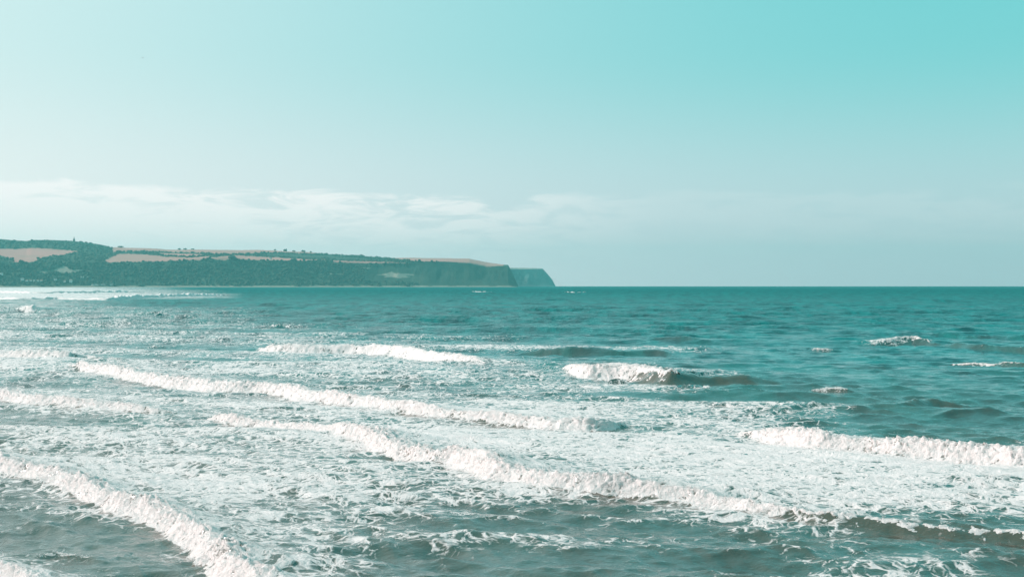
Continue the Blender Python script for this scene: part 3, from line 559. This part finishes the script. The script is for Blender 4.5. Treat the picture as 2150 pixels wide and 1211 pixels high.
far = Land(1010, 1167, 150, [(1010,10400),(1167,10700)],
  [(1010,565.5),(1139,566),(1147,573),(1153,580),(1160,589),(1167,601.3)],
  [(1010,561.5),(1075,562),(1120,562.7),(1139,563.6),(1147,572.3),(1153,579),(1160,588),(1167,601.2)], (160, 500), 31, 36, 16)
far_hill = far.build('far_headland', 'distant flat topped headland ending in a steep cliff', [[(1000,555),(1140,558),(1140,565),(1000,564.6)]], [], [[(1000,566),(1170,566),(1170,603),(1000,603)]], hazed_cliff)

# woods on the slopes: thousands of crowns that read as one mass
ico_v = []; ph = (1 + 5 ** .5) / 2
for a_ in (-1, 1):
    for b_ in (-ph, ph): ico_v += [(0, a_, b_), (a_, b_, 0), (b_, 0, a_)]
ico_v = np.array(ico_v) / math.hypot(1, ph)
from itertools import combinations
el_ = min(np.linalg.norm(ico_v[0] - q) for q in ico_v[1:]) * 1.05
ico_f = [t for t in combinations(range(12), 3) if all(np.linalg.norm(ico_v[i] - ico_v[j]) < el_ for i, j in combinations(t, 2))]
ico_f = np.array([t if np.dot(np.cross(ico_v[t[1]] - ico_v[t[0]], ico_v[t[2]] - ico_v[t[0]]), ico_v[t[0]]) > 0 else (t[0], t[2], t[1]) for t in ico_f])
def leaf_nodes(p, out):
    geo = N('ShaderNodeNewGeometry')
    a = NOISE(geo.outputs['Position'], .02, 3); b2 = NOISE(geo.outputs['Position'], .2, 3)
    L(MIX(M('ADD', M('MULTIPLY', a, .6), M('MULTIPLY', b2, .4)), (.030, .044, .034), (.092, .102, .072)), p.inputs['Base Color'])
leaf_mat = material('tree leaves', (.04, .08, .03), .9, leaf_nodes, .15)
bark_mat = material('bark', (.09, .07, .05), .95)
W_idx = np.argwhere(main.wood & (main.t > .04) & (main.t < 1.96))
edge_w = W_idx[RNG.choice(len(W_idx), 6500, replace=False)]
cx = main.X[edge_w[:, 0], edge_w[:, 1]] + RNG.normal(0, 3, len(edge_w)); cy = main.Ds[edge_w[:, 0], edge_w[:, 1]] + RNG.normal(0, 3, len(edge_w)); cz = main.Zs[edge_w[:, 0], edge_w[:, 1]]
rad = RNG.uniform(3.0, 7.5, len(cx))
V = (np.stack([cx, cy, cz + rad * .3], 1)[:, None, :] + ico_v[None] * (rad[:, None, None] * RNG.uniform(.7, 1.2, (len(cx), 12, 1))) * np.array([1.15, 1.15, .95])).reshape(-1, 3)
T = (ico_f[None] + (np.arange(len(cx)) * 12)[:, None, None]).reshape(-1, 3)
link('woodland', mesh_np('woodland', V, tris=T), leaf_mat, kind='stuff', label='dense dark woods covering the slopes of the headland')

# trees that stand out on the skyline and hedge lines
def tree(b, e, size, label, wide=1.0):
    q = main.at(b, e); base = q + np.array([0, 0, -.34 * size])
    o = link('tree', None, None, label=label, category='tree', group='trees standing out on the headland')
    o.location = base
    n = 7; a = np.linspace(0, 2 * math.pi, n, endpoint=False)
    rings = [(0, .09), (.25, .06), (.55, .04)]
    V = np.array([(size * r * math.cos(t), size * r * math.sin(t), size * z) for z, r in rings for t in a])
    i = np.arange(len(rings) * n).reshape(-1, n); j = np.roll(i, -1, 1)
    link('trunk', mesh_np('trunk', V, np.stack([i[:-1], j[:-1], j[1:], i[1:]], -1).reshape(-1, 4)), bark_mat, o)
    Vs, Ts = [], []
    for k in range(46):
        u = RNG.normal(0, 1, 3); u /= np.linalg.norm(u); u *= RNG.uniform(.35, 1.0)
        ctr = np.array([u[0] * .48 * wide, u[1] * .48, .62 + u[2] * .34]) * size
        Vs.append(ctr + ico_v * RNG.uniform(.09, .19) * size * RNG.uniform(.7, 1.25, (12, 1))); Ts.append(ico_f + 12 * k)
    link('crown', mesh_np('crown', np.concatenate(Vs), tris=np.concatenate(Ts), smooth=False), leaf_mat, o)
tree(253, 519.6, 15, 'flat clump of trees on the skyline right of the wooded hill', 2.6)
tree(375, 523.3, 13, 'left one of three skyline trees above the middle fields', 1.6)
tree(388, 523.4, 13, 'middle one of three skyline trees above the middle fields', 2.0)
tree(403, 523.6, 12, 'right one of three skyline trees above the middle fields', 2.0)
tree(577, 526, 14, 'small skyline tree left of the bigger round one')
tree(598, 527.4, 21, 'biggest round tree on the skyline', 1.3)
tree(616, 528.2, 14, 'low skyline bush between two bigger trees', 1.4)
tree(636, 529, 18, 'wide skyline tree right of the biggest round one', 1.5)
tree(652, 530, 13, 'small dark tree where the skyline starts to fall')
tree(758, 538, 18, 'squarish tree on the falling skyline', 1.5)
tree(790, 540.5, 15, 'skyline bush just left of the bare hilltop field', 2.0)
tree(616, 548, 22, 'dark round tree at the lower edge of the long tan field', 1.4)
tree(488, 545, 30, 'tall crown rising above the wood into the tan field', 1.6)
tree(43, 551.5, 22, 'single round tree in the foot of the left tan field')

# pointed tower on the wooded hill
stone = material('weathered stone', (.22, .17, .15), .9)
slate = material('grey slate', (.10, .09, .10), .8)
q = main.at(155.5, 506)
o = link('church', None, None, label='thin pointed church spire on top of the wooded hill', category='church'); o.location = q - np.array([0, 0, 2])
def prism(name, w0, d0, z0, z1, mat, par, taper=1.0, loc=(0, 0)):
    V = np.array([(sx_ * w0 * k + loc[0], sy * d0 * k + loc[1], z) for z, k in ((z0, .5), (z1, .5 * taper)) for sx_, sy in ((-1,-1),(1,-1),(1,1),(-1,1))])
    return link(name, mesh_np(name, V, [(0,3,2,1),(4,5,6,7),(0,1,5,4),(1,2,6,5),(2,3,7,6),(3,0,4,7)], smooth=False), mat, par)
prism('tower', 9, 9, -2, 10, stone, o); prism('spire', 7.6, 7.6, 10, 27, slate, o, .06)
prism('parapet', 9.8, 9.8, 9.0, 10.4, stone, o)

# village houses at the foot of the hill
white = material('white render', (.78, .76, .72), .8); roofm = material('red pantile', (.30, .15, .10), .85); roofg = material('grey roof', (.2, .2, .2), .85); glass = material('dark panes', (.03, .04, .05), .2)
def house(b, e, wd, ht, rot, mat, rm, label):
    q = main.at(b, e)
    o = link('house', None, None, label=label, category='house', group='village houses at the foot of the hill')
    o.location = q + np.array([0, -16, -1.0]); o.rotation_euler = (0, 0, rot)
    dp = wd * .62
    prism('wall', wd, dp, 0, ht, mat, o)
    w2, d2, r2 = wd * .54, dp * .56, ht + dp * .45
    V = np.array([(-w2,-d2,ht+.05),(w2,-d2,ht+.05),(w2,d2,ht+.05),(-w2,d2,ht+.05),(-w2,0,r2),(w2,0,r2)])
    rf = link('roof', mesh_np('roof', V, [(0,1,5,4),(2,3,4,5),(0,3,2,1)], [(0,4,3),(1,2,5)], smooth=False), rm, o)
    prism('chimney', 1.3, 1.3, r2 - 1.2, r2 + 1.6, stone, rf, 1, (w2 * .75, .2))
    for k in range(3):
        x = (k - 1) * wd * .3
        V = np.array([(x-.7,-dp/2-.06,ht*.45),(x+.7,-dp/2-.06,ht*.45),(x+.7,-dp/2-.06,ht*.75),(x-.7,-dp/2-.06,ht*.75),(x-.7,-dp/2+.2,ht*.45),(x+.7,-dp/2+.2,ht*.45),(x+.7,-dp/2+.2,ht*.75),(x-.7,-dp/2+.2,ht*.75)])
        link('window', mesh_np('window', V, [(0,1,2,3),(1,5,6,2),(4,0,3,7),(3,2,6,7),(4,5,1,0)], smooth=False), glass, o)
HS = [(49,588,13,8,'leftmost and brightest white house of the shore row'),(58,591,10,6,'second house from the left in the white shore row'),(66,591,10,7,'third house from the left in the white shore row'),
      (74,590.5,9,7,'fourth house from the left in the white shore row'),(81,591,9,7,'fifth house from the left in the white shore row'),(89,591,11,6,'right end house of the white shore row'),
      (4,578,14,8,'pale house on the wooded slope at the left edge'),(150,593,12,12,'tall pale house alone right of the shore row'),(138,592,9,6,'low pale house just left of the tall one'),
      (118,588,12,6,'pale house halfway between the shore row and the tall house'),
      (171,582,5,5,'left one of three small white cottages on the slope'),(177,582,5,5,'middle one of three small white cottages on the slope'),(186,582,5,5,'right one of three small white cottages on the slope'),
      (569,544,12,7,'lone white farmhouse on the upper fields')]
for k, (b, e, wd, ht, lab) in enumerate(HS): house(b, e, wd, ht, random.uniform(-.3, .3), white, roofm if k % 3 else roofg, lab)
for k in range(8): house(196 + k * 6, 598.5, 9.5, 3.6, -.1, white, roofg, ['first','second','third','fourth','fifth','sixth','seventh','eighth'][k] + ' from the left of the low beach huts by the water')

# ---------------------------------------------------------------- a bird high over the bay
def bird(loc, span, rz, bank, label):
    # one skin: fuselage of rings with two bent wings grown from its sides
    o = link('bird', None, None, label=label, category='bird'); o.location = loc; o.rotation_euler = (bank, 0, rz)
    V, F = [], []
    prof = [(-.30,.012,.0),(-.24,.03,.0),(-.10,.055,.0),(.05,.07,.0),(.16,.055,.005),(.22,.035,.015),(.27,.036,.02),(.31,.02,.015),(.35,.005,.01)]
    n = 10
    for x, r, z in prof:
        for t in range(n): V.append((x, r * math.cos(t / n * 6.2832), z + r * .9 * math.sin(t / n * 6.2832)))
    for i in range(len(prof) - 1):
        for t in range(n): F.append((i*n+t, i*n+(t+1)%n, (i+1)*n+(t+1)%n, (i+1)*n+t))
    body_v = np.array(V) * span
    for sgn in (-1, 1):
        st = [(0.03,.05,.20,.02,.012),(.20,.04,.20,.075,.010),(.34,.01,.15,.06,.007),(.46,-.08,.04,.02,.004),(.5,-.12,-.09,.0,.002)]
        b = len(V)
        for y, xr, xf, z, th in st:
            V += [(xr-.06, sgn*y, z), ((xr+xf)/2, sgn*y, z+th), (xf, sgn*y, z), ((xr+xf)/2, sgn*y, z-th)]
        for i in range(len(st)-1):
            for t in range(4):
                f = (b+i*4+t, b+i*4+(t+1)%4, b+i*4+4+(t+1)%4, b+i*4+4+t); F.append(f if sgn > 0 else f[::-1])
    b = len(V); V += [(-.26,.03,0),(-.26,-.03,0),(-.42,-.075,.0),(-.42,.075,.0),(-.34,0,.012)]
    T = [(b,b+4,b+1),(b+1,b+4,b+2),(b+2,b+4,b+3),(b+3,b+4,b),(b,b+1,b+2),(b,b+2,b+3)]
    link('body', mesh_np('body', np.array(V) * span, F, T), material('dark plumage', (.05, .055, .06), .8), o)
bird((-105.0, 400.0, EYE + (HZN - 122) / 2953 * 400), .95, R(70), R(8), 'tiny dark bird in the empty sky at upper left')

# ---------------------------------------------------------------- sea air
hz = bpy.data.materials.new('haze'); hz.use_nodes = True; nt = hz.node_tree; nt.nodes.clear()
pv = N('ShaderNodeVolumePrincipled'); pv.inputs['Color'].default_value = (*HAZE_C, 1); pv.inputs['Density'].default_value = HAZE_D; pv.inputs['Anisotropy'].default_value = .25
om = N('ShaderNodeOutputMaterial'); L(pv.outputs[0], om.inputs['Volume'])
zt = float(max(main.Zs.max(), far.Zs.max())) + 60
bx0, bx1, by0, by1, bz0 = -37500, 37500, -60, 11700, -8
V = np.array([(x, y, z) for z in (bz0, zt) for x, y in ((bx0,by0),(bx1,by0),(bx1,by1),(bx0,by1))])
link('haze', mesh_np('haze', V, [(0,3,2,1),(4,5,6,7),(0,1,5,4),(1,2,6,5),(2,3,7,6),(3,0,4,7)], smooth=False), hz, kind='stuff', label='thin teal sea haze filling the air over the bay')
